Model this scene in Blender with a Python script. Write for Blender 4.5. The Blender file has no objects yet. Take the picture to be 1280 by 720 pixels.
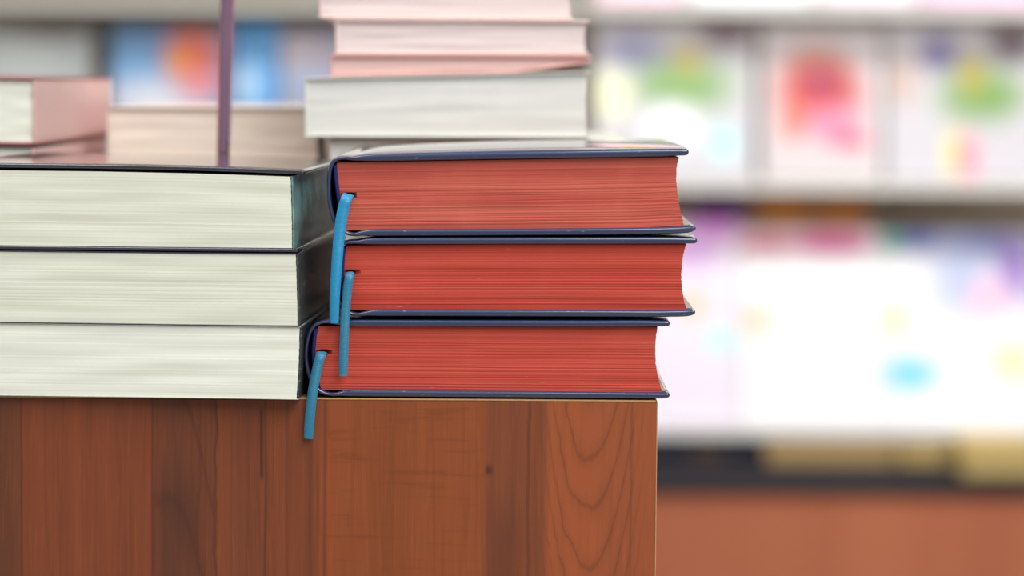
import bpy, math, random
from mathutils import Vector, Matrix, Euler
from mathutils.noise import noise as pnoise
random.seed(7)
S = bpy.context.scene
COL = S.collection
# ------------------------------------------------------------------ camera
FPX = 3636.0
PITCH = math.atan((360 - 98) / FPX)
ROLL = 0.0073
D = 1.2
TABLE_Z = 0.76
HC = TABLE_Z + 0.1325
cam_d = bpy.data.cameras.new('camera')
cam = bpy.data.objects.new('camera', cam_d)
COL.objects.link(cam)
S.camera = cam
cam_d.sensor_width = 36
cam_d.lens = FPX / 1280 * 36
cam_d.clip_start = 0.05
cam.location = (0, 0, HC)
RM = Matrix.Rotation(math.pi / 2 - PITCH, 3, 'X') @ Matrix.Rotation(ROLL, 3, 'Z')
cam.rotation_euler = RM.to_euler()
cam_d.dof.use_dof = True
cam_d.dof.focus_distance = 1.205
cam_d.dof.aperture_fstop = 5.6
cam_d.dof.aperture_blades = 0
S.view_settings.view_transform = 'Standard'
S.view_settings.look = 'None'
S.view_settings.gamma = 1
S.view_settings.use_curve_mapping = False
S.view_settings.exposure = 0.0


def at(px, py, Y):
    d = RM @ Vector(((px - 640) / FPX, -(py - 360) / FPX, -1))
    t = Y / d.y
    return Vector((0, 0, HC)) + d * t


# ------------------------------------------------------------------ materials
def srgb(c):
    return tuple(((v / 255) / 12.92 if v / 255 <= 0.04045 else ((v / 255 + 0.055) / 1.055) ** 2.4) for v in c) + (1,)


class NT:
    def __init__(self, name):
        self.m = bpy.data.materials.new(name)
        self.m.use_nodes = True
        self.t = self.m.node_tree
        self.b = self.t.nodes['Principled BSDF']
        self.co = self.n('ShaderNodeTexCoord').outputs['Object']

    def n(self, ty, **kw):
        x = self.t.nodes.new(ty)
        for k, v in kw.items():
            setattr(x, k, v)
        return x

    def l(self, a, b):
        self.t.links.new(a, b)

    def val(self, sock, v):
        if hasattr(v, 'is_output') or hasattr(v, 'links'):
            self.l(v, sock)
        else:
            sock.default_value = v

    def math(self, op, a, b=0.0, c=None, clamp=False):
        x = self.n('ShaderNodeMath', operation=op)
        x.use_clamp = clamp
        self.val(x.inputs[0], a)
        self.val(x.inputs[1], b)
        if c is not None:
            self.val(x.inputs[2], c)
        return x.outputs[0]

    def mapping(self, loc=(0, 0, 0), scale=(1, 1, 1), rot=(0, 0, 0), src=None):
        x = self.n('ShaderNodeMapping')
        x.inputs['Location'].default_value = loc
        x.inputs['Rotation'].default_value = rot
        x.inputs['Scale'].default_value = scale
        self.l(src or self.co, x.inputs['Vector'])
        return x.outputs[0]

    def noise(self, scale, detail=3, rough=0.5, loc=(0, 0, 0), rot=(0, 0, 0), dist=0.0):
        x = self.n('ShaderNodeTexNoise')
        x.inputs['Scale'].default_value = 1
        x.inputs['Detail'].default_value = detail
        x.inputs['Roughness'].default_value = rough
        x.inputs['Distortion'].default_value = dist
        self.l(self.mapping(loc, scale, rot), x.inputs['Vector'])
        return x.outputs['Fac']

    def rng(self, v, a, b, c=0.0, d=1.0, smooth=True):
        x = self.n('ShaderNodeMapRange')
        x.interpolation_type = 'SMOOTHSTEP' if smooth else 'LINEAR'
        self.val(x.inputs[0], v)
        for i, q in enumerate((a, b, c, d)):
            x.inputs[i + 1].default_value = q
        return x.outputs[0]

    def mix(self, f, a, b, mode='MIX'):
        x = self.n('ShaderNodeMix', data_type='RGBA', blend_type=mode)
        self.val(x.inputs[0], f)
        self.val(x.inputs[6], a)
        self.val(x.inputs[7], b)
        return x.outputs[2]

    def bump(self, h, strength, dist):
        x = self.n('ShaderNodeBump')
        x.inputs['Strength'].default_value = strength
        x.inputs['Distance'].default_value = dist
        self.l(h, x.inputs['Height'])
        self.l(x.outputs[0], self.b.inputs['Normal'])

    def out(self, color, rough=0.6, spec=0.5, coat=0.0, metal=0.0, sheen=0.0):
        self.val(self.b.inputs['Base Color'], color)
        self.val(self.b.inputs['Roughness'], rough)
        self.b.inputs['Specular IOR Level'].default_value = spec
        self.b.inputs['Coat Weight'].default_value = coat
        self.b.inputs['Coat Roughness'].default_value = 0.12
        self.b.inputs['Metallic'].default_value = metal
        self.b.inputs['Sheen Weight'].default_value = sheen
        return self.m


def mat_plain(name, c, rough=0.6, spec=0.5, var=0.06, scale=40, coat=0.0, metal=0.0):
    q = NT(name)
    f = q.noise((scale, scale, scale), 4)
    c0 = srgb(c)
    dk = tuple(v * (1 - var) for v in c0[:3]) + (1,)
    lt = tuple(min(1, v * (1 + var)) for v in c0[:3]) + (1,)
    return q.out(q.mix(f, dk, lt), rough, spec, coat, metal)


def mat_pages(name, c, dark, light, seed=0.0, contrast=0.5, lines=620, flecks=True, spec=0.25, bump=0.3):
    """edge of a closed text block: fine lines running along the leaves"""
    q = NT(name)
    a = q.noise((7, 3, lines), 5, 0.62, loc=(seed, seed, seed * 3))
    b = q.noise((2.2, 3, lines * 0.28), 3, 0.6, loc=(seed + 4, 0, seed))
    cloth = q.noise((45, 10, 30), 4, 0.6, loc=(seed + 1, 2, 0))
    f1 = q.rng(a, 0.34, 0.66)
    f2 = q.rng(b, 0.3, 0.7)
    base = q.mix(q.math('MULTIPLY', f1, contrast), srgb(c), srgb(dark))
    base = q.mix(q.math('MULTIPLY', f2, contrast * 0.8), base, srgb(light))
    base = q.mix(q.math('MULTIPLY', q.rng(cloth, 0.45, 0.75), 0.25), base, srgb(light))
    if flecks:
        fl = q.noise((120, 30, 900), 2, 0.5, loc=(seed * 7, 1, 3))
        big = q.noise((14, 5, 40), 2, 0.5, loc=(seed * 2, 5, 9))
        fm = q.math('MULTIPLY', q.rng(fl, 0.69, 0.77), q.rng(big, 0.52, 0.64))
        base = q.mix(q.math('MULTIPLY', fm, 0.55), base, srgb((235, 170, 150)))
    h = q.math('ADD', a, q.math('MULTIPLY', b, 1.2))
    q.bump(h, bump, 0.0005)
    return q.out(base, 0.72, spec)


def mat_cover(name, c, edge_wear=0.25, rough=0.22, coat=0.6, wear=(150, 160, 180)):
    q = NT(name)
    n1 = q.noise((60, 60, 60), 4)
    n2 = q.noise((260, 500, 500), 3, 0.6)
    c0 = srgb(c)
    base = q.mix(n1, tuple(v * 0.82 for v in c0[:3]) + (1,), tuple(v * 1.2 for v in c0[:3]) + (1,))
    base = q.mix(q.math('MULTIPLY', q.rng(n2, 0.66, 0.74), edge_wear), base, srgb(wear))
    q.bump(q.noise((18, 10, 60), 2), 0.05, 0.0006)
    q.b.inputs['Coat IOR'].default_value = 1.6
    r_ = q.out(base, rough, 0.5, coat)
    q.b.inputs['Coat Roughness'].default_value = 0.05
    return r_


def mat_art(name, base, blobs, rough=0.35):
    """printed cover picture: soft coloured patches placed in the cover's own coordinates (x, z in metres)"""
    q = NT(name)
    col = srgb(base)
    w = q.noise((25, 25, 25), 2)
    for (x, z, rx, rz, c, soft) in blobs:
        v = q.mapping(loc=(-x / rx, 0, -z / rz), scale=(1 / rx, 0, 1 / rz))
        ln = q.n('ShaderNodeVectorMath', operation='LENGTH')
        q.l(v, ln.inputs[0])
        d = q.math('ADD', ln.outputs['Value'], q.math('MULTIPLY', q.math('SUBTRACT', w, 0.5), 0.5))
        f = q.rng(d, max(0.0, 0.75 - soft), 1.15 + soft, 1.0, 0.0)
        col = q.mix(f, col, srgb(c))
    return q.out(col, rough, 0.4)


def mat_ribbon(name, c, dark):
    q = NT(name)
    w = q.n('ShaderNodeTexWave', wave_type='BANDS', bands_direction='Z')
    w.inputs['Scale'].default_value = 620
    w.inputs['Distortion'].default_value = 0.6
    q.l(q.co, w.inputs['Vector'])
    n = q.noise((900, 300, 900), 2)
    base = q.mix(q.math('MULTIPLY', w.outputs['Fac'], 0.35), srgb(c), srgb(dark))
    base = q.mix(q.math('MULTIPLY', q.rng(n, 0.5, 0.8), 0.15), base, srgb((110, 205, 235)))
    q.bump(w.outputs['Fac'], 0.3, 0.0002)
    q.b.inputs['Anisotropic'].default_value = 0.5
    return q.out(base, 0.33, 0.6, sheen=0.3)


P = D / FPX   # metres per pixel at the front plane


def mat_wood_front(name):
    q = NT(name)
    sep = q.n('ShaderNodeSeparateXYZ')
    q.l(q.co, sep.inputs[0])
    # object coordinates here are metres from the right top corner of the front
    X, Z = sep.outputs[0], sep.outputs[2]

    def xp(px):
        return (px - 821) * P

    def zp(py):
        return -(py - 500) * P
    grain = q.noise((420, 40, 9), 5, 0.6, dist=0.4)
    grain2 = q.noise((95, 20, 3.2), 4, 0.55, loc=(3, 0, 1), dist=0.6)
    broad = q.noise((24, 10, 1.6), 2, 0.5, loc=(8, 0, 2.2))
    wob = q.noise((70, 10, 26), 4, 0.6, loc=(1, 0, 5))
    fine = q.noise((900, 40, 40), 3, 0.5)
    base = q.mix(q.rng(grain2, 0.3, 0.72), srgb((138, 74, 42)), srgb((108, 58, 36)))
    base = q.mix(q.math('MULTIPLY', q.rng(broad, 0.42, 0.68), 0.6), base, srgb((160, 80, 38)))
    base = q.mix(q.math('MULTIPLY', q.rng(grain, 0.48, 0.7), 0.55), base, srgb((88, 46, 28)))
    base = q.mix(q.math('MULTIPLY', q.rng(fine, 0.5, 0.7), 0.3), base, srgb((176, 96, 54)))
    LX = X
    wv = q.math('MULTIPLY', q.math('SUBTRACT', wob, 0.5), 16 * P)
    WX = q.math('ADD', X, wv)

    def between(a, b, s=2.0):
        return q.math('MULTIPLY', q.rng(LX, xp(a - s), xp(a + s)), q.rng(LX, xp(b - s), xp(b + s), 1.0, 0.0))

    # cathedral figure, nested arches with their tips pointing down
    def arches(base, x0, tip, k, spacing, a, b, s, strength, sign=1.0, thin=0.14, col=(70, 36, 28)):
        dx = q.math('SUBTRACT', WX, xp(x0))
        quad = q.math('MULTIPLY', q.math('MULTIPLY', dx, dx), k / P)
        g = q.math('SUBTRACT', q.math('MULTIPLY', Z, sign), quad)
        g = q.math('ADD', g, q.math('MULTIPLY', q.math('SUBTRACT', wob, 0.5), 60 * P))
        g = q.math('DIVIDE', q.math('SUBTRACT', g, zp(tip) * sign), spacing * P)
        fr = q.math('ABSOLUTE', q.math('SUBTRACT', q.math('FRACT', g), 0.5))
        ln = q.rng(fr, 0.0, thin, 1.0, 0.0)
        wide = q.rng(fr, 0.0, 0.4, 0.35, 0.0)
        m = q.math('MULTIPLY', q.math('MAXIMUM', ln, wide), between(a, b, s))
        m = q.math('MULTIPLY', m, strength)
        return q.mix(m, base, srgb(col))

    # staves of different tone, with the light's falloff to the left put into them
    for (a, b, c, st) in ((-900, 22, (84, 50, 34), .5), (22, 187, (122, 60, 34), .55), (187, 268, (96, 52, 36), .6), (268, 400, (110, 56, 34), .5),
                          (400, 606, (146, 74, 34), .55), (606, 684, (122, 64, 38), .6), (684, 900, (166, 86, 48), .6)):
        base = q.mix(q.math('MULTIPLY', between(a, b, 1.5 if b in (22, 187) else 7), st), base, srgb(c))
    base = arches(base, 738, 676, 0.06, 70, 684, 798, 24, 0.36)
    base = arches(base, 204, 700, 0.05, 150, 188, 262, 8, 0.4, sign=-1.0)

    # single dark growth lines and tone changes between the staves
    def vline(base, px, w, strength, wave=1.0, y0=480, y1=900, col=(72, 38, 26)):
        d = q.math('ABSOLUTE', q.math('SUBTRACT', q.math('ADD', X, q.math('MULTIPLY', wv, wave)), xp(px)))
        m = q.rng(d, 0.0, w * P, 1.0, 0.0)
        zz = q.math('MULTIPLY', q.rng(Z, zp(y1 + 12), zp(y1)), q.rng(Z, zp(y0), zp(y0 - 12), 1.0, 0.0))
        return q.mix(q.math('MULTIPLY', q.math('MULTIPLY', m, zz), strength), base, srgb(col))
    dk = q.noise((60, 10, 14), 3, 0.5, loc=(0.3, 0, 0.7))
    m = q.math('MULTIPLY', between(187, 250, 12), q.rng(Z, zp(640), zp(545), 1.0, 0.0))
    base = q.mix(q.math('MULTIPLY', q.math('MULTIPLY', m, q.rng(dk, 0.3, 0.6)), 0.55), base, srgb((70, 42, 32)))
    base = vline(base, 187, 3, 0.55, 0)
    base = vline(base, 22, 2.5, 0.5, 0.1)
    base = vline(base, 265, 4, 0.55, 1.6)
    base = vline(base, 247, 3, 0.3, 1.2)
    base = vline(base, 324, 4, 0.8, 0.15, 520, 596, (58, 30, 28))
    base = vline(base, 329, 3, 0.5, 0.3)
    base = vline(base, 356, 4, 0.35, 0.1)
    base = vline(base, 385, 7, 0.4, 0.1)
    base = vline(base, 404, 4, 0.45, 0.1)
    base = vline(base, 660, 4, 0.45, 0.9)
    base = vline(base, 790, 3, 0.3, 0.7)
    # dark streak below the knot
    m = q.math('MULTIPLY', between(612, 646, 12), q.rng(Z, zp(680), zp(590), 1.0, 0.0))
    base = q.mix(q.math('MULTIPLY', m, 0.42), base, srgb((84, 48, 34)))
    kn = q.mapping(loc=(-xp(610) / (7 * P), 0, -zp(590) / (9 * P)), scale=(1 / (7 * P), 0, 1 / (9 * P)))
    ln = q.n('ShaderNodeVectorMath', operation='LENGTH')
    q.l(kn, ln.inputs[0])
    kd = q.math('ADD', ln.outputs['Value'], q.math('MULTIPLY', q.math('SUBTRACT', wob, 0.5), 2.4))
    base = q.mix(q.rng(kd, 0.0, 1.2, 0.8, 0.0), base, srgb((52, 34, 28)))
    # faint cross figure between the veins
    fl = q.noise((26, 10, 300), 3, 0.6, loc=(2, 0, 1))
    fl = q.math('MULTIPLY', q.rng(fl, 0.52, 0.7), between(408, 604, 10))
    base = q.mix(q.math('MULTIPLY', fl, 0.3), base, srgb((96, 50, 30)))
    q.bump(grain, 0.08, 0.0004)
    return q.out(base, 0.42, 0.4)


def mat_wood(name, c, c2, scale=1.0):
    q = NT(name)
    g = q.noise((40 * scale, 6 * scale, 3 * scale), 4, 0.55, dist=0.5)
    return q.out(q.mix(g, srgb(c), srgb(c2)), 0.45, 0.4)


M = {}
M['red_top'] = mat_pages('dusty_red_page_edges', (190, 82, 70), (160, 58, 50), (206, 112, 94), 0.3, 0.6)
M['red_mid'] = mat_pages('red_page_edges', (188, 66, 53), (156, 44, 37), (202, 86, 68), 1.7, 0.5)
M['red_low'] = mat_pages('scarlet_page_edges', (192, 72, 58), (162, 50, 42), (208, 94, 74), 3.1, 0.5)
M['cream'] = mat_pages('cream_page_edges', (222, 224, 209), (208, 210, 196), (232, 234, 221), 5.0, 0.16, 420, False, bump=0.07)
M['cream_b'] = mat_pages('ivory_page_edges', (230, 233, 220), (216, 219, 206), (239, 242, 231), 6.4, 0.18, 300, False, bump=0.07)
M['navy'] = mat_cover('navy_cover', (34, 46, 84), 0.35, 0.3, 1.0)
M['navy_lining'] = mat_plain('navy_headband_cloth', (34, 42, 100), 0.8, 0.2, 0.25, 900)
M['black_cover'] = mat_cover('black_blue_cover', (36, 36, 54), 0.2, 0.25, 1.0)
M['endpaper'] = mat_plain('grey_endpaper', (176, 176, 168), 0.8, 0.2, 0.2, 700)
M['ribbon_a'] = mat_ribbon('bright_blue_satin', (0, 146, 196), (0, 96, 150))
M['ribbon_b'] = mat_ribbon('blue_satin', (28, 126, 162), (10, 86, 122))


def mat_spine(name, a, b, c, streak=False):
    q = NT(name)
    n = q.noise((20, 30, 90) if not streak else (10, 26, 26), 4, 0.6, rot=(0.6 if streak else 0, 0, 0))
    n2 = q.noise((20, 260, 60) if not streak else (20, 30, 420), 3, 0.6, loc=(2, 1, 4), rot=(0.75 if streak else 0, 0, 0))
    base = q.mix(q.rng(n, 0.36, 0.64), srgb(a), srgb(b))
    base = q.mix(q.rng(n2, 0.58, 0.72, 0.0, 0.6), base, srgb(c))
    return q.out(base, 0.35, 0.4, 0.2)


M['spine_teal'] = mat_spine('teal_patterned_spine', (128, 172, 170), (70, 96, 100), (176, 136, 112))
M['spine_grey'] = mat_spine('charcoal_streaked_spine', (66, 68, 70), (92, 96, 96), (120, 156, 150), True)
M['spine_dark'] = mat_spine('dark_streaked_spine', (52, 56, 58), (78, 84, 84), (150, 170, 166), True)
M['wood_front'] = mat_wood_front('cherry_laminate')
M['wood_top'] = mat_wood('cherry_laminate_plain', (126, 66, 38), (98, 52, 32))
M['band'] = mat_plain('pale_edge_core', (200, 158, 112), 0.7, 0.3, 0.15, 600)


# ------------------------------------------------------------------ object helpers
def link(name, me, mats, parent=None, loc=None, smooth=False, angle=None):
    o = bpy.data.objects.new(name, me)
    COL.objects.link(o)
    for m in (mats if isinstance(mats, (list, tuple)) else [mats]):
        me.materials.append(m)
    if parent:
        o.parent = parent
    if loc is not None:
        o.location = loc
    if smooth:
        me.shade_smooth() if hasattr(me, 'shade_smooth') else None
        if angle:
            me.set_sharp_from_angle(angle=angle)
    return o


def mesh(name, verts, faces, org=Vector((0, 0, 0))):
    me = bpy.data.meshes.new(name)
    me.from_pydata([tuple(Vector(v) - org) for v in verts], [], faces)
    me.validate()
    import bmesh
    bm = bmesh.new()
    bm.from_mesh(me)
    bmesh.ops.remove_doubles(bm, verts=bm.verts, dist=1e-6)
    bmesh.ops.recalc_face_normals(bm, faces=bm.faces)
    bm.to_mesh(me)
    bm.free()
    return me


def thing(name, label, cat, loc, rotz=0.0, group=None):
    o = bpy.data.objects.new(name, None)
    COL.objects.link(o)
    o.location = loc
    o.rotation_euler = (0, 0, rotz)
    o.empty_display_size = 0.02
    o['label'] = label
    o['category'] = cat
    if group:
        o['group'] = group
    return o


def box(name, a, b, mat, parent=None, org=Vector((0, 0, 0)), bev=0.0, loc=None):
    import bmesh
    bm = bmesh.new()
    bmesh.ops.create_cube(bm, size=1)
    a, b = Vector(a), Vector(b)
    for v in bm.verts:
        v.co = Vector([(a[i] + b[i]) / 2 + v.co[i] * abs(b[i] - a[i]) for i in range(3)]) - Vector(org)
    if bev:
        bmesh.ops.bevel(bm, geom=bm.edges[:], offset=bev, segments=2, affect='EDGES', clamp_overlap=True)
    bmesh.ops.recalc_face_normals(bm, faces=bm.faces)
    me = bpy.data.meshes.new(name)
    bm.to_mesh(me)
    bm.free()
    return link(name, me, mat, parent, loc)


def catmull(pts, sub=6):
    out = []
    n = len(pts)
    for i in range(n - 1):
        p0, p1, p2, p3 = pts[max(0, i - 1)], pts[i], pts[i + 1], pts[min(n - 1, i + 2)]
        for k in range(sub):
            t = k / sub
            out.append(tuple(0.5 * ((2 * b) + (-a + c) * t + (2 * a - 5 * b + 4 * c - d) * t * t + (-a + 3 * b - 3 * c + d) * t ** 3)
                             for a, b, c, d in zip(p0, p1, p2, p3)))
    out.append(tuple(pts[-1]))
    return out


def lerp_list(lst, t):
    if t <= lst[0][0]:
        return lst[0][1]
    for (a, u), (b, v) in zip(lst, lst[1:]):
        if t <= b:
            return u + (v - u) * (t - a) / max(1e-9, b - a)
    return lst[-1][1]


def strip(name, pts, Y0, depth, mat, parent, org, round_front=True, sub=6, bow=None, capseg=5):
    """bent board: pts = (px, py, thickness_px) along its cross-section at depth Y0, carried back by depth"""
    pp = catmull(pts, sub)
    W = [at(p[0], p[1], Y0) for p in pp]
    th = [p[2] * Y0 / FPX * 0.5 for p in pp]
    n = len(W)
    nor = []
    for i in range(n):
        t = (W[min(n - 1, i + 1)] - W[max(0, i - 1)])
        t = Vector((t.x, 0, t.z)).normalized()
        nor.append(Vector((-t.z, 0, t.x)))
    stations = [(0.0, 0.2), (0.00012, 0.5), (0.0003, 0.72), (0.0006, 0.9), (0.0011, 1.0)]
    NS = 14
    for k in range(1, NS):
        stations.append((0.0011 + (depth - 0.0022) * k / NS, 1.0))
    stations += [(depth - 0.0011, 1.0), (depth - 0.0005, 0.9), (depth, 0.5)]
    verts, faces, rings = [], [], []
    for (dy, f) in stations:
        ring = []
        a, b = [], []
        for i in range(n):
            off = nor[i] * th[i] * f
            bz = bow(dy / depth, W[i].x, W[i].z) if bow else 0.0
            base = Vector((W[i].x, Y0 + dy, W[i].z + bz))
            a.append(base + off)
            b.append(base - off)
        # round caps
        def cap(i, sgn):
            t = Vector((nor[i].z, 0, -nor[i].x)) * sgn
            bz = bow(dy / depth, W[i].x, W[i].z) if bow else 0.0
            c = Vector((W[i].x, Y0 + dy, W[i].z + bz))
            res = []
            for k in range(1, capseg):
                an = math.pi * k / capseg
                res.append(c + nor[i] * th[i] * f * math.cos(an) * sgn + t * th[i] * f * math.sin(an))
            return res
        e1 = cap(n - 1, 1)
        e0 = cap(0, -1)
        ring = a + e1 + b[::-1] + e0
        rings.append(len(verts))
        verts += ring
    L = len(a) * 2 + (capseg - 1) * 2
    for r in range(len(rings) - 1):
        for i in range(L):
            j = (i + 1) % L
            faces.append((rings[r] + i, rings[r] + j, rings[r + 1] + j, rings[r + 1] + i))
    for r in (rings[0], rings[-1]):
        for i in range(n - 1):
            faces.append((r + i, r + i + 1, r + L - (capseg - 1) - 2 - i, r + L - (capseg - 1) - 1 - i))
        faces.append(tuple(r + n - 1 + k for k in range(capseg + 1)))
        s = r + 2 * n + capseg - 1
        faces.append(tuple([r + 2 * n + capseg - 2] + [s + k for k in range(capseg - 1)] + [r]))
    me = mesh(name, verts, faces, org)
    return link(name, me, mat, parent, smooth=True, angle=math.radians(50))


def page_block(name, left, right, top, bottom, Y0, depth, mat, parent, org, rows=64, cols=26, jit=0.00016, seed=0, wav=0.0, gap=None):
    """left/right: [(t, px)] with t 0 at the bottom; top/bottom: [(px, py)]"""
    rnd = random.Random(seed)
    ys = [rnd.uniform(-1, 1) for _ in range(rows + 1)]
    xs = [rnd.uniform(-1, 1) for _ in range(rows + 1)]
    verts, faces = [], []
    def grid(Y, front):
        g = []
        for r in range(rows + 1):
            t = r / rows
            xl = lerp_list(left, t) + xs[r] * 0.25
            xr = lerp_list(right, t) + xs[rows - r] * 0.35
            row = []
            for c in range(cols + 1):
                s = c / cols
                px = xl + (xr - xl) * s
                py = lerp_list(bottom, px) * (1 - t) + lerp_list(top, px) * t
                if 0 < r < rows:
                    py += wav * pnoise(Vector((px * 0.012, t * 7, seed)))
                w = at(px, py, Y0)
                y = Y
                if front:
                    if gap:
                        gx, gy, gw, gh = gap
                        y += 0.006 * max(0, 1 - max(0, abs(px - gx) - gw) / 6) * max(0, 1 - max(0, abs(py - gy) - gh) / 1.2)
                    y += ys[r] * jit + 0.0004 * pnoise(Vector((s * 3, t * 5, seed + 2.0)))
                g_i = len(verts)
                verts.append(Vector((w.x, y, w.z)))
                row.append(g_i)
            g.append(row)
        return g
    A = grid(Y0, True)
    B = grid(Y0 + depth, False)
    for g in (A, B):
        for r in range(rows):
            for c in range(cols):
                faces.append((g[r][c], g[r][c + 1], g[r + 1][c + 1], g[r + 1][c]))
    for r in range(rows):
        for c in (0, cols):
            faces.append((A[r][c], A[r + 1][c], B[r + 1][c], B[r][c]))
    for c in range(cols):
        for r in (0, rows):
            faces.append((A[r][c], A[r][c + 1], B[r][c + 1], B[r][c]))
    me = mesh(name, verts, faces, org)
    return link(name, me, mat, parent)


def ribbon(name, pts, width, mat, parent, org, th=0.00035):
    """pts: (px, py, Y) ; flat woven band facing the viewer side of the stack"""
    pp = catmull(pts, 10)
    W = [at(p[0], p[1], p[2]) for p in pp]
    ws = [lerp_list(width, i / (len(pp) - 1)) * P * 0.5 for i in range(len(pp))]
    verts, faces = [], []
    n = len(W)
    prof = [(-1, 0.3), (-0.86, -0.4), (-0.5, -0.9), (0.0, -1.1), (0.5, -0.9), (0.86, -0.4), (1, 0.3), (0.5, 0.0), (-0.5, 0.0)]
    for i in range(n):
        t = (W[min(n - 1, i + 1)] - W[max(0, i - 1)]).normalized()
        tx = Vector((t.x, 0, t.z))
        if tx.length < 0.25:
            side = Vector((1, 0, 0.0))
        else:
            tx.normalize()
            side = Vector((-tx.z, 0, tx.x))
            if side.x < 0:
                side = -side
        nn = side.cross(t).normalized()
        for (u, v) in prof:
            verts.append(W[i] + side * u * ws[i] + nn * v * th * 2)
    k = len(prof)
    for i in range(n - 1):
        for j in range(k):
            a, b = i * k + j, i * k + (j + 1) % k
            faces.append((a, b, b + k, a + k))
    faces.append(tuple(range(k)))
    faces.append(tuple(range((n - 1) * k, n * k)))
    me = mesh(name, verts, faces, org)
    return link(name, me, mat, parent, smooth=True, angle=math.radians(60))


# ------------------------------------------------------------------ display table
R_TOP = at(821, 500.6, D)
tz = R_TOP.z
tx1 = R_TOP.x
YT = D + 0.0006
table = thing('display_table', 'cherry wood laminate display table with pale worn edges under the book stacks', 'table', (tx1 - 0.45, YT + 0.3, 0))
org = Vector(table.location)
corner = Vector((tx1, YT, tz))
TD = 0.62
fp = box('front_panel', (tx1 - 0.9, YT, 0.0), (tx1, YT + 0.018, tz - 0.00075), M['wood_front'], table, corner, 0.0004, loc=corner - org)
bd = box('edge_banding', (tx1 - 0.9, YT + 0.0001, tz - 0.00075), (tx1 - 0.0002, YT + 0.018, tz - 0.00005), M['band'], table, org, 0.0002)
bd['label'] = 'thin pale worn strip along the top edge'
be = box('edge_banding', (tx1, YT + 0.0003, 0.0), (tx1 + 0.0004, YT + 0.018, tz - 0.0008), M['band'], table, org, 0.00015)
be['label'] = 'thin pale worn strip down the right edge'
box('tabletop', (tx1 - 0.9, YT + 0.018, tz - 0.025), (tx1, YT + TD, tz), M['wood_top'], table, org, 0.0006)
box('side_panel', (tx1 - 0.018, YT + 0.018, 0.0), (tx1, YT + TD, tz - 0.025), M['wood_top'], table, org, 0.0006)
box('side_panel', (tx1 - 0.9, YT + 0.018, 0.0), (tx1 - 0.882, YT + TD, tz - 0.025), M['wood_top'], table, org, 0.0006)
box('back_panel', (tx1 - 0.882, YT + TD - 0.018, 0.0), (tx1 - 0.018, YT + TD, tz - 0.025), M['wood_top'], table, org, 0.0006)


# ------------------------------------------------------------------ the three red-edged hardcovers
def hardcover(label, case, left, right, top, bottom, pages, rib_pts, rib_w, rib_mat, endp, depth=0.205, seed=1, bow=None, yoff=0.0, gap=None):
    Y = D + yoff
    zb = min(at(p[0], p[1], Y).z - p[2] * P / 2 for p in case)
    loc = Vector((at(640, 400, Y).x, Y + depth / 2, zb))
    r = thing('hardcover_book', label, 'book', loc, 0, 'navy hardcover books with red page edges')
    strip('cover', case, Y, depth, M['navy'], r, loc, bow=bow)
    page_block('page_block', left, right, top, bottom, Y + 0.0028, depth - 0.0056, pages, r, loc, seed=seed, wav=0.5, cols=60, jit=0.0001, gap=gap)
    # blue cloth headband hugging the left end of the pages
    hb = []
    for k in range(0, 9):
        t = 0.06 + 0.88 * k / 8
        px = lerp_list(left, t)
        py = lerp_list(bottom, px) * (1 - t) + lerp_list(top, px) * t
        hb.append((px - 2.4, py, 5.0))
    strip('headband', hb, Y + 0.0016, depth - 0.0032, M['navy_lining'], r, loc, sub=2)
    # grey endpaper lining the lower board
    (x0, y0), (x1, y1) = endp
    a, b = at(x0, y0, Y), at(x1, y1, Y)
    v = []
    for Yk in (Y + 0.0036, Y + depth - 0.003):
        for (p, dz) in ((a, 0), (b, 0), (b, 0.0005), (a, 0.0005)):
            v.append(Vector((p.x, Yk, p.z + dz)))
    me = mesh('endpaper', v, [(0, 1, 2, 3), (4, 5, 6, 7), (0, 1, 5, 4), (1, 2, 6, 5), (2, 3, 7, 6), (3, 0, 4, 7)], loc)
    e = link('endpaper', me, M['endpaper'], r)
    e['label'] = 'grey endpaper on the inside of the lower board'
    rb = ribbon('bookmark_ribbon', rib_pts, rib_w, rib_mat, r, loc)
    rb['label'] = 'blue satin bookmark ribbon hanging from the pages'
    return r


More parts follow.
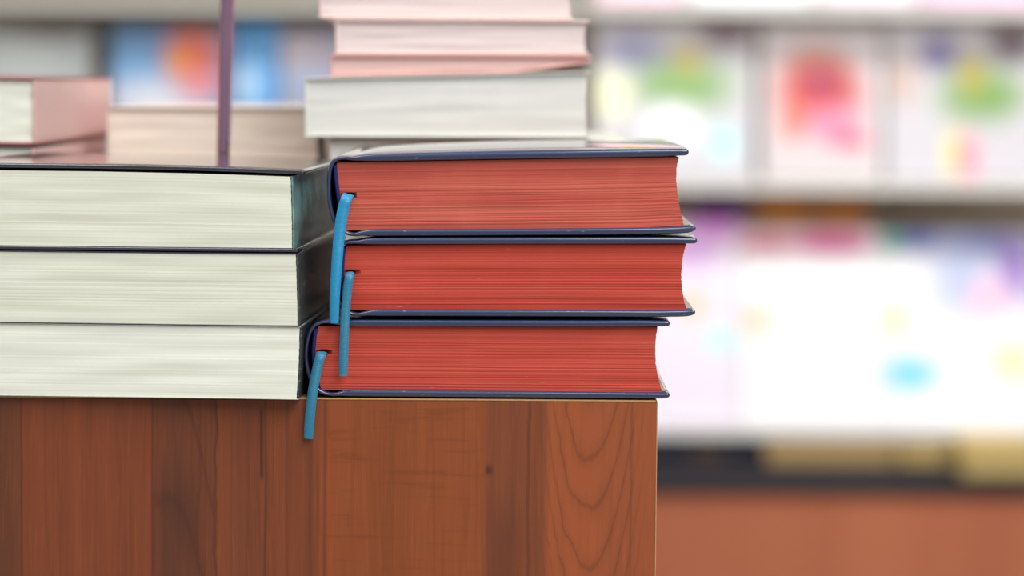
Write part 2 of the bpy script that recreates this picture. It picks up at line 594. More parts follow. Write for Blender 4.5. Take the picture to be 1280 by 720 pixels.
B = 8.6
YR = D + 0.0029
ZMID = at(640, 215, D).z
hardcover('navy hardcover with dusty red page edges and long blue ribbon, top of its stack',
          [(867, 285.5, 6.5), (858, 287, B), (830, 288.2, B), (760, 289.3, B), (640, 290.2, B), (520, 290.8, B), (468, 291.0, B), (452, 291.8, 6),
           (443, 293.2, 4.5), (434, 291.5, 5), (426, 287, 5.5), (418.5, 277, 5.5), (413.5, 262, 5.2), (411.2, 246, 5), (410.8, 230, 5), (412, 214, 5),
           (415.5, 204, 5), (421, 199, 4.6), (430, 197.6, 4.2), (441, 198.4, 5), (455, 197.6, B - 1), (480, 197, B + .6), (560, 195.6, B + 1),
           (640, 194.2, B + 1.2), (740, 192.6, B + 1.4), (820, 191.2, B + 1.2), (857, 190.2, B)],
          [(0, 432), (0.15, 430), (0.35, 427), (0.6, 424), (0.85, 421.5), (1, 421)],
          [(0, 855), (0.1, 853), (0.3, 849), (0.5, 846.4), (0.7, 845.2), (0.85, 845.8), (1, 848.5)],
          [(420, 203.5), (640, 199.6), (850, 196.4)], [(420, 288), (640, 286.2), (800, 284.4), (856, 281.6)],
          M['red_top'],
          [(436, 247, D + 0.012), (436, 245, D + 0.004), (434.5, 245.5, D + 0.0005), (432.5, 250, D - 0.0012), (429, 262, D - 0.0014), (424.5, 290, D - 0.0016),
           (421, 330, D - 0.0022), (418.5, 370, D - 0.0024), (417.5, 404, D - 0.002)],
          [(0, 13), (0.3, 14), (0.6, 14.5), (0.9, 12.5), (1, 11)], M['ribbon_a'],
          ((820, 284.0), (864, 281.8)), seed=3, gap=(435, 244, 2.5, 2.2),
          bow=lambda u, x, z: 0.0021 * math.sin(math.pi * min(1, u) ** 0.7) * max(0.0, math.cos((x - 0.0) / 0.088 * math.pi / 2)) if z > ZMID else 0.0)
hardcover('navy hardcover with red page edges, middle of the right front stack of three',
          [(866, 390.4, 7), (856, 391.6, B), (820, 392.2, B), (760, 392, B), (640, 391.6, B), (520, 391.2, B), (474, 391.2, B), (458, 392.2, 6),
           (448, 393.4, 4.5), (438, 391.8, 5), (430, 387, 5.5), (423, 377, 5.5), (418.5, 362, 5.2), (416.5, 347, 5), (416.8, 331, 5), (419.5, 316, 5),
           (424, 308, 5), (430, 304.2, 4.6), (438, 302.8, 4.2), (448, 302.6, 5), (462, 301.8, B - 1), (490, 301.4, B), (560, 301.2, B),
           (640, 301, B), (740, 300.9, B), (830, 300.6, B), (868, 300.8, 7.6)],
          [(0, 438), (0.15, 434), (0.35, 431), (0.6, 430), (0.85, 431), (1, 433)],
          [(0, 858), (0.12, 855.5), (0.3, 852.5), (0.5, 851.6), (0.75, 852.6), (0.9, 855), (1, 858)],
          [(420, 307), (640, 305.6), (850, 305.6)], [(420, 387.4), (640, 387), (860, 387.4)],
          M['red_mid'],
          [(438.5, 344, D + 0.012), (438.5, 342, D + 0.004), (437.5, 342, D + 0.0005), (436.5, 347, D - 0.0012), (434.5, 360, D - 0.0014), (431.8, 390, D - 0.0016),
           (430.4, 420, D - 0.002), (429.4, 450, D - 0.0022), (429, 470, D - 0.0022)],
          [(0, 10.5), (0.3, 11.5), (0.6, 11.5), (0.9, 11.2), (1, 10)], M['ribbon_b'],
          ((820, 387.8), (866, 386.2)), seed=5, gap=(438, 341, 2, 2.2))
hardcover('navy red-edged hardcover lying directly on the table, its ribbon hanging over the wood',
          [(834, 494.2, 7), (824, 494.6, B - .6), (790, 494.4, B - .6), (740, 494, B - .6), (640, 493.1, B - .6), (520, 492.2, B - .6), (440, 491.6, B - .6), (428, 492.2, 6),
           (418, 493.2, 4.2), (408, 492.2, 4.4), (399, 488.6, 5), (391, 480, 5.2), (385.5, 467, 5), (382.6, 452, 4.6), (382.4, 438, 4.6), (384.6, 424, 4.6),
           (389, 412, 4.6), (396, 405, 4.4), (405, 402.6, 4.2), (416, 402.8, 5), (430, 403.6, B - 1), (470, 404.2, B), (560, 404.4, B),
           (640, 404.6, B), (740, 404.8, B), (800, 404.6, B), (834, 404.6, 7.4)],
          [(0, 402), (0.15, 398), (0.35, 395), (0.6, 394), (0.85, 395.5), (1, 398)],
          [(0, 828), (0.1, 825.5), (0.25, 822), (0.45, 819.6), (0.7, 819.2), (0.85, 820), (1, 822)],
          [(390, 407.6), (640, 409), (830, 409.2)], [(390, 487.2), (640, 489), (830, 490.4)],
          M['red_low'],
          [(404, 444, D + 0.012), (403.5, 441.6, D + 0.004), (402, 442, D + 0.0005), (400.5, 446, D - 0.0012), (397.5, 456, D - 0.0016), (392.5, 480, D - 0.0022),
           (389, 505, D - 0.0026), (386.6, 530, D - 0.0024), (385.4, 548, D - 0.002)],
          [(0, 12), (0.3, 12.5), (0.6, 12.5), (0.9, 12.5), (1, 11.5)], M['ribbon_b'],
          ((790, 490.2), (832, 490.0)), seed=8, gap=(403.5, 440.5, 2, 2.2))

# ------------------------------------------------------------------ front left stack of three pale-edged books
YL = D - 0.008
ROT = math.radians(-2.4)
DL = 0.172


def pale_book(label, x_r, top, bottom, cov_top, cov_bot, pages, cover, spine, seed, depth=DL, spine_x=2.4, rows=48, dx=0.0):
    """spine on the right; cov_* = (list of (px,py), thickness px)"""
    piv = at(372, 499.6, YL)
    loc = Vector((piv.x, YL, min(at(p[0], p[1], YL).z - cov_bot[1] * P / 2 for p in cov_bot[0])))
    r = thing('thick_book', label, 'book', loc, ROT, 'thick pale-edged books in the front left stack')
    fc = strip('front_cover', [(x, y, cov_top[1]) for x, y in cov_top[0]], YL - 0.0006, depth, cover, r, loc)
    bc = strip('back_cover', [(x, y, cov_bot[1]) for x, y in cov_bot[0]], YL - 0.0006, depth, cover, r, loc)
    page_block('page_block', [(0, -64), (1, -64)], x_r, top, bottom, YL, depth - 0.002, pages, r, loc, rows=rows, cols=30, seed=seed, wav=0.6, jit=0.00003)
    # spine panel closing the right side
    sp = []
    for k in range(9):
        t = k / 8
        px = lerp_list(x_r, t) + spine_x * 0.5 + 0.5
        yt = lerp_list(top, px)
        yb = lerp_list(bottom, px)
        sp.append((px, yb + (yt - yb) * t, spine_x))
    strip('spine', sp, YL + 0.0002, depth - 0.001, spine, r, loc, sub=2)
    return r


pale_book('cream-edged book with dark cover and teal spine, top of the front left stack',
          [(0, 365), (0.5, 364.4), (1, 363)],
          [(-64, 213.2), (0, 213.6), (120, 214.8), (240, 217), (366, 221)], [(-64, 306.4), (0, 307.4), (200, 309), (372, 310.2)],
          ([(-66, 206.4), (0, 207.2), (100, 208.2), (200, 209.8), (300, 212.4), (350, 214.4), (378, 215.2)], 5.6),
          ([(-66, 309.2), (0, 310.2), (150, 311.6), (300, 312.8), (370, 313.4)], 5.4),
          M['cream'], M['black_cover'], M['spine_teal'], 11)
pale_book('thick cream-edged book with charcoal spine, middle of the front left stack',
          [(0, 372), (0.5, 371), (1, 369.6)],
          [(-64, 314.6), (0, 315.6), (200, 317.2), (372, 318)], [(-64, 402.4), (0, 403.4), (200, 405.4), (376, 406.8)],
          ([(-66, 313.4), (0, 314.2), (150, 315.6), (300, 316.8), (371, 317.2)], 1.6),
          ([(-66, 403.4), (0, 404.2), (150, 405.8), (300, 407.2), (374, 407.8)], 1.6),
          M['cream'], M['black_cover'], M['spine_grey'], 12)
pale_book('thick ivory-edged book with dark spine lying on the table, bottom of the front left stack',
          [(0, 370.5), (0.3, 372.4), (0.7, 373.8), (1, 374.4)],
          [(-64, 405.4), (0, 406.2), (200, 408.2), (376, 409.8)], [(-64, 495.0), (0, 495.4), (200, 497.0), (376, 498.6)],
          ([(-66, 404.8), (0, 405.6), (150, 407.2), (300, 408.6), (375, 409.2)], 1.2),
          ([(-66, 495.6), (0, 496.0), (150, 497.2), (300, 498.5), (372.5, 499.4)], 1.4),
          M['cream_b'], M['endpaper'], M['spine_dark'], 13)

# ------------------------------------------------------------------ soft stacks behind
def plain_book(name, label, quad, Y, depth, pages, cover, th=3.0, spine_side='left', group=None, rotz=0.0, spine_mat=None, over=3, bottom_extra=None, seed=1):
    """quad = (xl, xr, ytl, ytr, ybl, ybr) outline of the whole book in the plane Y"""
    xl, xr, ytl, ytr, ybl, ybr = quad
    f = Y / D
    bot = [(xl, ybl - th), (xr, ybr - th)]
    cb = [(xl, ybl - th / 2), (xr, ybr - th / 2)]
    if bottom_extra:
        bot = [(x, y - th) for x, y in bottom_extra]
        cb = [(x, y - th / 2) for x, y in bottom_extra]
    top = [(xl, ytl + th), (xr, ytr + th)]
    ct = [(xl, ytl + th / 2), (xr, ytr + th / 2)]
    zb = min(at(x, y, Y).z - th * Y / FPX / 2 for x, y in cb)
    pc = at((xl + xr) / 2, (ybl + ybr) / 2, Y)
    loc = Vector((pc.x, Y, zb))
    r = thing(name, label, 'book', loc, rotz, group)
    strip('front_cover', [(x, y, th) for x, y in ct], Y, depth, cover, r, loc, sub=3)
    strip('back_cover', [(x, y, th) for x, y in cb], Y, depth, cover, r, loc, sub=3)
    sm = spine_mat or cover
    m = over
    if spine_side == 'left':
        L_, R_ = xl + th, xr - m
        sx = xl + th / 2
        yy = (ytl, ybl)
    else:
        L_, R_ = xl + m, xr - th
        sx = xr - th / 2
        yy = (ytr, ybr)
    page_block('page_block', [(0, L_), (1, L_)], [(0, R_), (0.5, R_ - 1.5), (1, R_)] if spine_side == 'left' else [(0, R_), (1, R_)],
               top, bot, Y + 0.002, depth - 0.004, pages, r, loc, rows=24, cols=14, seed=seed, jit=0.00003)
    strip('spine', [(sx, yy[1] - th, th), (sx, (yy[0] + yy[1]) / 2, th), (sx, yy[0] + th, th)], Y + 0.0003, depth - 0.0006, sm, r, loc, sub=3)
    return r


pg_grey = mat_pages('grey_white_pages', (226, 226, 218), (212, 212, 204), (236, 236, 230), 9.0, 0.15, 300, False, bump=0.06)
pg_pink = mat_pages('pink_white_pages', (228, 212, 208), (220, 202, 197), (236, 222, 218), 9.9, 0.15, 300, False, bump=0.06)
pg_rose = mat_pages('rose_pages', (228, 194, 187), (220, 178, 170), (234, 206, 199), 4.9, 0.15, 300, False, bump=0.06)
pg_beige = mat_pages('beige_pages', (234, 220, 206), (224, 208, 194), (240, 230, 218), 2.9, 0.15, 300, False, bump=0.06)
cv_grey = mat_plain('grey_white_cover', (222, 222, 214), 0.5)
cv_pink = mat_plain('pale_pink_cover', (228, 202, 196), 0.5)
cv_rose = mat_plain('rose_cover', (222, 166, 158), 0.5)
cv_mauve = mat_plain('dusty_pink_cover', (232, 192, 188), 0.5)
cv_red = mat_plain('dark_red_cover', (150, 50, 52), 0.5)
cv_brown = mat_plain('brown_purple_cover', (120, 84, 80), 0.5)
cv_beige = mat_plain('beige_cover', (234, 218, 206), 0.5)
cv_dark = mat_plain('dark_grey_cover', (66, 60, 62), 0.5)

G = 'pale books in the tall stack behind the red-edged books'
Y1 = 1.432
base_y = lambda Y: 98 + (HC - tz) * FPX / Y
ztab = lambda Y: None


def ytab(px, Y):   # picture row of the table surface at depth Y
    lo, hi = 100.0, 700.0
    for _ in range(40):
        mid = (lo + hi) / 2
        if at(px, mid, Y).z > tz:
            lo = mid
        else:
            hi = mid
    return lo


def filler(xl, xr, ytop, Y, depth, mats, labels, group, th=2.6, side='left', name='paperback_book', tilt=2.4, seed=30):
    """books that carry the visible ones down to the table"""
    yb_l, yb_r = ytab(xl, Y) - 0.3, ytab(xr, Y) - 0.3
    n = len(mats)
    for k, (pg, cv) in enumerate(mats):
        a, b = k / n, (k + 1) / n
        dx = (3, -4, 6)[k % 3]
        plain_book(name, labels[k], (xl + dx, xr + dx, ytop[0] + (yb_l - ytop[0]) * a + .3, ytop[1] + (yb_r - ytop[1]) * a + .3,
                                     ytop[0] + (yb_l - ytop[0]) * b, ytop[1] + (yb_r - ytop[1]) * b), Y, depth, pg, cv, th, side, group, seed=seed + k)


plain_book('paperback_book', 'pale pink book topmost in the tall back stack, reaching past the frame',
           (399, 716, -30, -31, 23, 25), Y1 + 0.004, 0.18, pg_pink, cv_pink, 2.5, 'left', G, seed=21)
plain_book('paperback_book', 'thick pink-white book second from the top of the tall back stack',
           (419, 735, 23.6, 25.6, 68, 69), Y1, 0.18, pg_pink, cv_pink, 2.5, 'left', G, seed=22)
plain_book('paperback_book', 'thin rose-pink book with its lower side curling up at the right end',
           (413, 738, 68.8, 69.8, 96, 78), Y1 - 0.002, 0.18, pg_rose, cv_rose, 2.6, 'left', G, seed=23,
           bottom_extra=[(413, 96.0), (520, 93.5), (640, 91), (690, 85), (738, 78)])
plain_book('paperback_book', 'thick grey-white book jutting out to the left in the tall back stack',
           (381, 736, 97.5, 89.5, 171, 172.5), Y1 - 0.004, 0.185, pg_grey, cv_grey, 2.2, 'left', G, seed=24)
plain_book('paperback_book', 'grey-white book directly behind the top red-edged book, its right end uncovered',
           (412, 781, 172, 173.5, 226, 228), Y1, 0.185, pg_grey, cv_grey, 2.2, 'left', G, seed=25)
filler(412, 772, (226.5, 228.5), Y1, 0.185, [(pg_grey, cv_grey), (pg_pink, cv_pink), (pg_grey, cv_grey)],
       ['grey-white book low in the tall back stack, third from the table', 'pink-white book low in the tall back stack, second from the table',
        'grey-white book at the very bottom of the tall back stack'], G)

# left back: cream pages, dusty pink spine
G2 = 'books in the stack behind the front left one'
Y2 = 1.382
plain_book('cloth_book', 'cream-edged book with dusty pink side at the left edge, top of its stack',
           (-110, 44, 95.5, 97, 179, 181), Y2, 0.262, M['cream_b'], cv_red, 2.8, 'right', G2, rotz=0, spine_mat=cv_mauve, seed=26)
plain_book('cloth_book', 'grey-edged book directly below the cream and dusty pink one at the left',
           (-110, 42, 180, 182, 232, 234), Y2, 0.25, pg_grey, cv_dark, 3.4, 'right', G2, rotz=0, spine_mat=cv_mauve, seed=27)
filler(-110, 38, (232.5, 234.5), Y2, 0.24, [(pg_grey, cv_grey), (M['cream'], cv_brown), (pg_grey, cv_grey), ],
       ['grey-white book third from the table in the far left stack', 'cream book second from the table in the far left stack',
        'grey-white book at the bottom of the far left stack'], G2, side='right', name='cloth_book', seed=40)

# beige stack between
G3 = 'beige-edged books behind the metal rod'
Y3 = 1.53
plain_book('paperback_book', 'pinkish beige-edged book behind the metal rod, top of its stack',
           (134, 400, 133.5, 134.5, 197, 198), Y3, 0.19, pg_beige, cv_beige, 1.2, 'left', G3, seed=28)
filler(140, 396, (197.5, 198.5), Y3, 0.19, [(pg_beige, cv_beige), (pg_grey, cv_grey), (pg_beige, cv_brown)],
       ['beige-edged book third from the table in the stack behind the metal rod', 'grey-edged book second from the table in the stack behind the metal rod',
        'beige-edged brown book at the bottom of the stack behind the metal rod'], G3, seed=50)

filler(226, 408, (164, 165), 1.727, 0.088, [(pg_beige, cv_brown), (pg_grey, cv_brown), (pg_beige, cv_brown)],
       ['brown book whose right end peeps out between the beige book and the tall stack', 'brown book in the middle of the small pile at the back of the table',
        'brown book at the bottom of the small pile at the back of the table'], 'brown books at the back of the table', side='right', seed=60)

# ------------------------------------------------------------------ thin metal rod of a sign stand
def lathe(name, pts, mat, parent, loc, seg=24, axis_top=None):
    verts, faces = [], []
    for (r, z, ox, oy) in pts:
        for k in range(seg):
            a = 2 * math.pi * k / seg
            verts.append((r * math.cos(a) + ox, r * math.sin(a) + oy, z))
    for i in range(len(pts) - 1):
        for k in range(seg):
            j = (k + 1) % seg
            faces.append((i * seg + k, i * seg + j, (i + 1) * seg + j, (i + 1) * seg + k))
    faces.append(tuple(range(seg)))
    faces.append(tuple(range((len(pts) - 1) * seg, len(pts) * seg)))
    return link(name, mesh(name, verts, faces), mat, parent, smooth=True, angle=math.radians(40))


YP = 1.392
pt, pb = at(285.5, -40, YP), at(279, 196, YP)
dirp = (pt - pb) / (pt.z - pb.z)
foot = pb + dirp * (tz - pb.z)
rod = thing('sign_stand', 'slim mauve chrome rod of a sign stand rising behind the front left books', 'stand', foot)
rodm = mat_plain('mauve_chrome', (188, 146, 172), 0.2, 0.6, 0.05, 60, metal=0.9)
H = pt.z - tz + 0.02
R0 = 0.0031
lathe('pole', [(R0, 0.006, dirp.x * 0.006, 0), (R0, H * 0.5, dirp.x * H * 0.5, 0), (R0 * 1.08, H * 0.55, dirp.x * H * .55, 0), (R0 * 1.08, H, dirp.x * H, 0)], rodm, rod, foot)
lathe('base', [(0.009, 0.0003, 0, 0), (0.009, 0.003, 0, 0), (0.007, 0.006, 0, 0)], rodm, rod, foot)
lathe('clip', [(0.005, H - 0.004, dirp.x * H, 0), (0.006, H + 0.004, dirp.x * H, 0), (0.004, H + 0.012, dirp.x * H, 0)], rodm, rod, foot)

# ------------------------------------------------------------------ the room
floor_m = mat_plain('beige_vinyl_floor', (176, 164, 150), 0.35, 0.5, 0.06, 6)
wall_m = mat_plain('warm_white_wall', (206, 200, 190), 0.8, 0.2, 0.03, 3)
ZS = 4.8        # distance of the shelf fronts
fl = box('floor', (-3.2, -2.6, -0.05), (3.4, 5.32, 0.0), floor_m)
fl['kind'] = 'structure'
wb = box('wall_back', (-3.2, 5.22, 0.0), (3.4, 5.32, 2.9), wall_m)
wb['kind'] = 'structure'
bb = box('baseboard_back', (-3.2, 5.205, 0.0), (3.4, 5.22, 0.1), wall_m)
bb['kind'] = 'structure'

shelf_m = mat_plain('off_white_shelf', (238, 236, 230), 0.5, 0.4, 0.02, 5)
panel_m = mat_plain('taupe_back_panel', (196, 180, 164), 0.6, 0.3, 0.06, 4)
terra = mat_wood('terracotta_wood', (186, 110, 76), (156, 86, 58), 0.25)
black_m = mat_plain('black_laminate', (34, 29, 34), 0.75, 0.15, 0.1, 10)
z_mid = at(1000, 228.5, ZS).z       # top face (front edge) of middle shelf
z_top = at(1000, 7.0, ZS).z
z_low = at(1000, 537.0, ZS).z
z_base = at(1000, 611, ZS - 0.30).z
z_up = z_top + 0.31


def bookcase(label, x0, x1, sm, pm, base=True):
    r = thing('bookcase', label, 'bookcase', ((x0 + x1) / 2, ZS + 0.2, 0))
    o = Vector(r.location)
    box('back_panel', (x0, 5.17, 0.0), (x1, 5.19, z_up + 0.3), pm, r, o)
    box('side_panel', (x0, ZS, z_base), (x0 + 0.018, 5.17, z_up + 0.3), sm, r, o, 0.001)
    box('side_panel', (x1 - 0.018, ZS, z_base), (x1, 5.17, z_up + 0.3), sm, r, o, 0.001)
    for z in (z_low, z_mid, z_top, z_up):
        box('shelf', (x0 + 0.018, ZS, z - 0.014), (x1 - 0.018, 5.17, z), sm, r, o, 0.0015)
    box('top_panel', (x0, ZS, z_up + 0.3), (x1, 5.19, z_up + 0.32), sm, r, o, 0.0015)
    box('base_front', (x0, ZS - 0.295, 0.0), (x1, ZS - 0.275, z_base - 0.012), terra, r, o, 0.0015)
    box('base_top', (x0, ZS - 0.30, z_base - 0.012), (x1, 5.17, z_base), black_m, r, o, 0.0015)
    return r


xj = at(520, 100, ZS).x
bookcase('white bookcase with bright picture book covers on the right, over a terracotta wooden base', xj + 0.002, xj + 1.75, shelf_m, panel_m)
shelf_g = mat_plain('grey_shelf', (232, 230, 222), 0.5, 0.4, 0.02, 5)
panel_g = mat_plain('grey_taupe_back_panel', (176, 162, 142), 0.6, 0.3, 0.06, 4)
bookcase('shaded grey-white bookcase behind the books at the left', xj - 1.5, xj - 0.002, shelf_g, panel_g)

paper_w = mat_plain('white_pages', (225, 225, 220), 0.7, 0.2, 0.03, 60)


def cover_book(name, label, x0p, x1p, z, hpx, art, group, lean=9, Y=ZS + 0.03, th=0.012, cat='book'):
    a, b = at(x0p, 360, Y), at(x1p, 360, Y)
    w = b.x - a.x
    h = hpx * Y / FPX
    r = thing(name, label, cat, ((a.x + b.x) / 2, Y, z + 0.0035))
    r['group'] = group
    r.rotation_euler = (math.radians(-lean), 0, 0)
    # thin folded case open at three sides
    import bmesh
    v, f = [], []
    t = 0.0012
    prof = [(w / 2, -th / 2), (-w / 2, -th / 2), (-w / 2, th / 2), (w / 2, th / 2), (w / 2, th / 2 - t), (-w / 2 + t, th / 2 - t), (-w / 2 + t, -th / 2 + t), (w / 2, -th / 2 + t)]
    for z_ in (0, h):
        v += [(x, y, z_) for x, y in prof]
    n = 8
    for i in range(n):
        j = (i + 1) % n
        f.append((i, j, j + n, i + n))
    for o_ in (0, n):
        f += [(o_ + 0, o_ + 1, o_ + 6, o_ + 7), (o_ + 1, o_ + 2, o_ + 5, o_ + 6), (o_ + 2, o_ + 3, o_ + 4, o_ + 5)]
    link('cover', mesh('cover', v, f), art, r)
    box('page_block', (-w / 2 + t, -th / 2 + t, 0.002), (w / 2 - 0.002, th / 2 - t, h - 0.002), paper_w, r)
    return r


def px(v):          # picture pixels -> metres at the shelf
    return v * (ZS + 0.03) / FPX


def art(name, base, x0p, x1p, ybot, blobs):
    """blobs in picture pixels (x, y, rx, ry, colour, softness) -> the cover's own metres"""
    xc = (x0p + x1p) / 2
    return mat_art(name, base, [(px(x - xc), px(ybot - y), px(rx), px(ry), c, s) for x, y, rx, ry, c, s in blobs])


GT = 'picture books facing out on the shelf behind'
A_blobs = lambda o: [(792 + o, 68, 34, 26, (150, 146, 190), .5), (850 + o, 108, 66, 34, (126, 166, 92), .4), (858 + o, 74, 20, 18, (196, 176, 80), .5),
                     (905 + o, 42, 34, 20, (96, 44, 66), .5), (838 + o, 160, 36, 30, (250, 250, 255), .3), (902 + o, 180, 16, 22, (180, 240, 244), .5), (762 + o, 120, 24, 30, (246, 248, 206), .6)]
cover_book('picture_book', 'green and lavender picture book just right of the tall stack, upper bright row', 742, 940, z_mid, 198,
           art('green_lavender_print', (204, 200, 206), 742, 940, 226, A_blobs(0)), GT)
cover_book('picture_book', 'red and pink picture book in the middle of the upper bright row', 950, 1100, z_mid, 194,
           art('red_pink_print', (208, 198, 200), 950, 1100, 226,
               [(1020, 90, 44, 32, (190, 96, 70), .5), (1022, 116, 54, 34, (196, 34, 8), .3), (1024, 104, 26, 16, (160, 40, 84), .4),
                (1040, 156, 36, 24, (230, 130, 166), .35), (1060, 178, 22, 10, (236, 90, 120), .5), (990, 150, 18, 26, (240, 110, 96), .5)]), GT)
cover_book('picture_book', 'green and violet picture book at the right edge of the upper bright row', 1106, 1296, z_mid, 199,
           art('green_violet_print', (202, 198, 204), 1106, 1296, 226,
               [(1172, 66, 26, 26, (104, 88, 150), .5), (1225, 118, 56, 36, (116, 156, 76), .4), (1212, 90, 18, 24, (176, 160, 50), .5), (1262, 50, 30, 26, (84, 40, 62), .5),
                (1188, 190, 10, 26, (244, 230, 110), .5), (1206, 196, 13, 28, (244, 130, 160), .5), (1126, 100, 22, 30, (196, 170, 160), .6)]), GT)
cover_book('picture_book', 'lilac and magenta picture book partly behind the red-edged books, lower bright row', 742, 926, z_low, 256,
           art('lilac_print', (244, 232, 246), 742, 926, 532,
               [(890, 282, 44, 18, (214, 90, 204), .5), (868, 310, 34, 26, (236, 180, 244), .6), (868, 380, 18, 20, (250, 214, 180), .6), (905, 425, 26, 18, (210, 246, 246), .6)]), GT)
cover_book('picture_book', 'white picture book with a pink band across its top, lower bright row', 928, 1101, z_low, 246,
           art('white_pink_band_print', (252, 250, 252), 928, 1101, 532,
               [(1040, 302, 60, 15, (226, 70, 150), .4), (958, 304, 40, 14, (226, 110, 140), .5), (950, 400, 22, 20, (252, 220, 190), .6)]), GT)
cover_book('picture_book', 'white picture book with blue top and turquoise spot, right end of lower row', 1102, 1300, z_low, 246,
           art('white_blue_print', (250, 248, 252), 1102, 1300, 532,
               [(1150, 296, 34, 16, (60, 90, 180), .5), (1116, 298, 16, 16, (40, 160, 130), .5), (1230, 300, 70, 18, (110, 120, 190), .6), (1206, 350, 40, 40, (190, 200, 236), .7),
                (1274, 335, 24, 40, (150, 110, 200), .6), (1240, 370, 24, 24, (250, 200, 224), .6), (1140, 466, 34, 20, (110, 220, 240), .5), (1120, 398, 26, 22, (246, 250, 196), .6), (1270, 450, 26, 22, (250, 240, 180), .6)]), GT)
# row above: only the feet of the books show
for k, (a, b, c, lab) in enumerate([(742, 850, (236, 196, 214), 'pink book foot showing at the top edge of the photo beside the tall stack'),
                                    (856, 1010, (230, 232, 236), 'white book foot showing at the top edge of the photo, in the middle'),
                                    (1016, 1140, (226, 210, 220), 'pale mauve book foot showing at the top edge of the photo, right of the middle'),
                                    (1146, 1290, (216, 176, 204), 'orchid pink book foot showing at the top right corner of the photo')]):
    cover_book('picture_book', lab, a, b, z_top, 190, art('pale_print_%d' % k, c, a, b, 5, [((a + b) / 2, -90, 40, 50, (240, 200, 120), .5)]), 'books standing on the upper shelf')
# tall books behind the lower row
YB = ZS + 0.13
for (a, b, yt, c, bl, lab) in [(936, 1086, 236, (176, 124, 84), [(980, 262, 30, 16, (236, 150, 50), .5), (1052, 264, 30, 16, (226, 140, 50), .5)], 'tall brown and orange book standing behind the pink-banded white one'),
                               (866, 930, 238, (150, 104, 160), [(900, 262, 20, 20, (110, 54, 140), .5)], 'dark purple book standing behind the lilac and magenta one')]:
    hgt = (at(1000, yt, YB).z - z_low) / YB * FPX - 8
    bk = cover_book('picture_book', lab, a, b, z_low, hgt, art('dark_print', c, a, b, 528, bl), 'books standing behind the lower row', 2, YB, 0.02)

# left bookcase, middle shelf
GL = 'books facing out on the shaded shelf at the left'
cover_book('picture_book', 'light grey picture book at the far left of the shaded shelf', -30, 112, z_mid, 180,
           art('grey_print', (176, 180, 180), -30, 112, 224, [(60, 40, 50, 14, (120, 110, 116), .5), (20, 80, 60, 26, (196, 200, 198), .5)]), GL)
cover_book('picture_book', 'blue picture book with an orange and pink picture, left of the metal rod', 138, 284, z_mid, 184,
           art('blue_orange_print', (96, 140, 184), 138, 284, 224,
               [(170, 100, 40, 30, (130, 176, 220), .6), (190, 130, 66, 24, (226, 226, 236), .5), (240, 70, 34, 38, (232, 104, 66), .5), (218, 82, 14, 16, (240, 160, 80), .5),
                (250, 112, 26, 16, (232, 140, 150), .5)]), GL)
cover_book('picture_book', 'sky blue picture book just right of the metal rod', 290, 346, z_mid, 192,
           art('sky_blue_print', (96, 160, 216), 290, 346, 224, [(316, 46, 18, 14, (40, 130, 190), .5), (310, 110, 18, 22, (190, 220, 246), .6), (335, 110, 14, 20, (90, 170, 236), .6)]), GL)
cover_book('picture_book', 'grey lavender picture book beside the tall back stack on the shaded shelf', 350, 470, z_mid, 182,
           art('lavender_grey_print', (168, 160, 178), 350, 470, 224, [(372, 70, 30, 28, (190, 178, 186), .5), (380, 110, 30, 20, (150, 170, 200), .6)]), GL)

# things under the lowest shelf
card = mat_plain('tan_cardboard', (196, 164, 112), 0.8, 0.2, 0.06, 6)
card2 = mat_plain('yellow_tan_cardboard', (206, 178, 116), 0.8, 0.2, 0.06, 6)
navyb = mat_plain('dark_navy_box', (42, 44, 60), 0.5, 0.4, 0.2, 8)
brownb = mat_plain('dark_brown_box', (84, 66, 58), 0.5, 0.4, 0.2, 8)


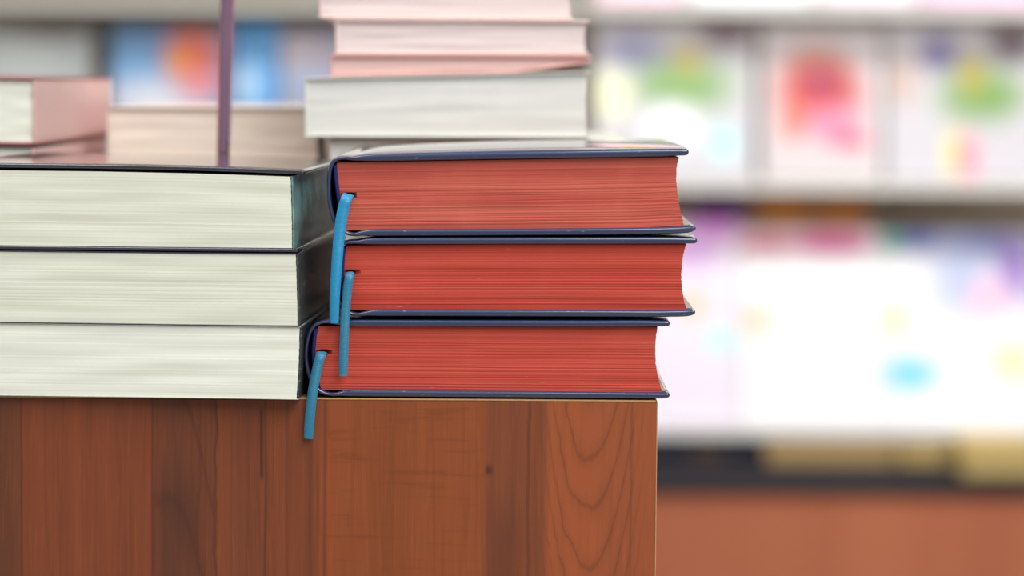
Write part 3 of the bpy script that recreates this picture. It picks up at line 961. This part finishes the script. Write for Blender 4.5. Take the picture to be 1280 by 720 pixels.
def carton(label, x0p, x1p, ytop, Y, depth, m, group='cartons under the lowest shelf'):
    a, b = at(x0p, 580, Y), at(x1p, 580, Y)
    zt = at((x0p + x1p) / 2, ytop, Y).z
    r = thing('carton', label, 'box', ((a.x + b.x) / 2, Y + depth / 2, z_base), 0, group)
    w = (b.x - a.x) / 2
    h = zt - z_base
    box('body', (-w, -depth / 2, 0.0003), (w, depth / 2, h - 0.012), m, r, bev=0.002)
    box('lid', (-w - 0.002, -depth / 2 - 0.002, h - 0.022), (w + 0.002, depth / 2 + 0.002, h), m, r, bev=0.002)
    return r


carton('dark navy box beside the table edge under the lowest shelf', 800, 862, 555, ZS + 0.0, 0.25, navyb)
carton('dark brown box between two navy ones under the lowest shelf', 866, 902, 557, ZS + 0.0, 0.25, brownb)
carton('dark navy box left of the tan cartons under the lowest shelf', 906, 946, 555, ZS + 0.0, 0.25, navyb)
carton('long tan carton in the middle under the lowest shelf', 958, 1118, 553, ZS + 0.0, 0.25, card)
carton('small yellow-tan carton under the lowest shelf, between two others', 1124, 1194, 554, ZS + 0.0, 0.25, card2)
carton('yellow-tan carton pulled forward at the right edge, under the lowest shelf', 1204, 1300, 556, ZS - 0.15, 0.14, card2)

# ------------------------------------------------------------------ light
w = bpy.data.worlds.new('world')
S.world = w
w.use_nodes = True
bg = w.node_tree.nodes['Background']
bg.inputs[0].default_value = (0.93, 0.97, 1.0, 1)
bg.inputs[1].default_value = 0.36


def area(name, loc, target, sx, sy, power, color=(1, 1, 1)):
    l = bpy.data.lights.new(name, 'AREA')
    l.shape = 'RECTANGLE'
    l.size, l.size_y = sx, sy
    l.energy = power
    l.color = color
    o = bpy.data.objects.new(name, l)
    COL.objects.link(o)
    o.location = loc
    o.rotation_euler = (Vector(target) - Vector(loc)).to_track_quat('-Z', 'Y').to_euler()
    return o


area('overhead_area_light', (0.9, -1.0, 2.7), (0.1, 1.2, 0.8), 1.6, 1.6, 56, (1, 0.99, 0.97))
area('overhead_area_light', (-0.9, 0.9, 2.8), (-0.3, 1.5, 0.7), 1.2, 1.2, 30, (1, 0.99, 0.97))
area('shelf_track_light', (0.85, 3.7, 2.7), (0.85, 4.9, 0.3), 1.1, 0.35, 56, (1, 0.99, 0.97))
area('overhead_area_light', (1.1, 0.5, 2.6), (0.8, 4.9, 0.5), 1.2, 1.2, 32, (1, 0.99, 0.97))  # added frontal fill that brightens the shelves, no real fixture
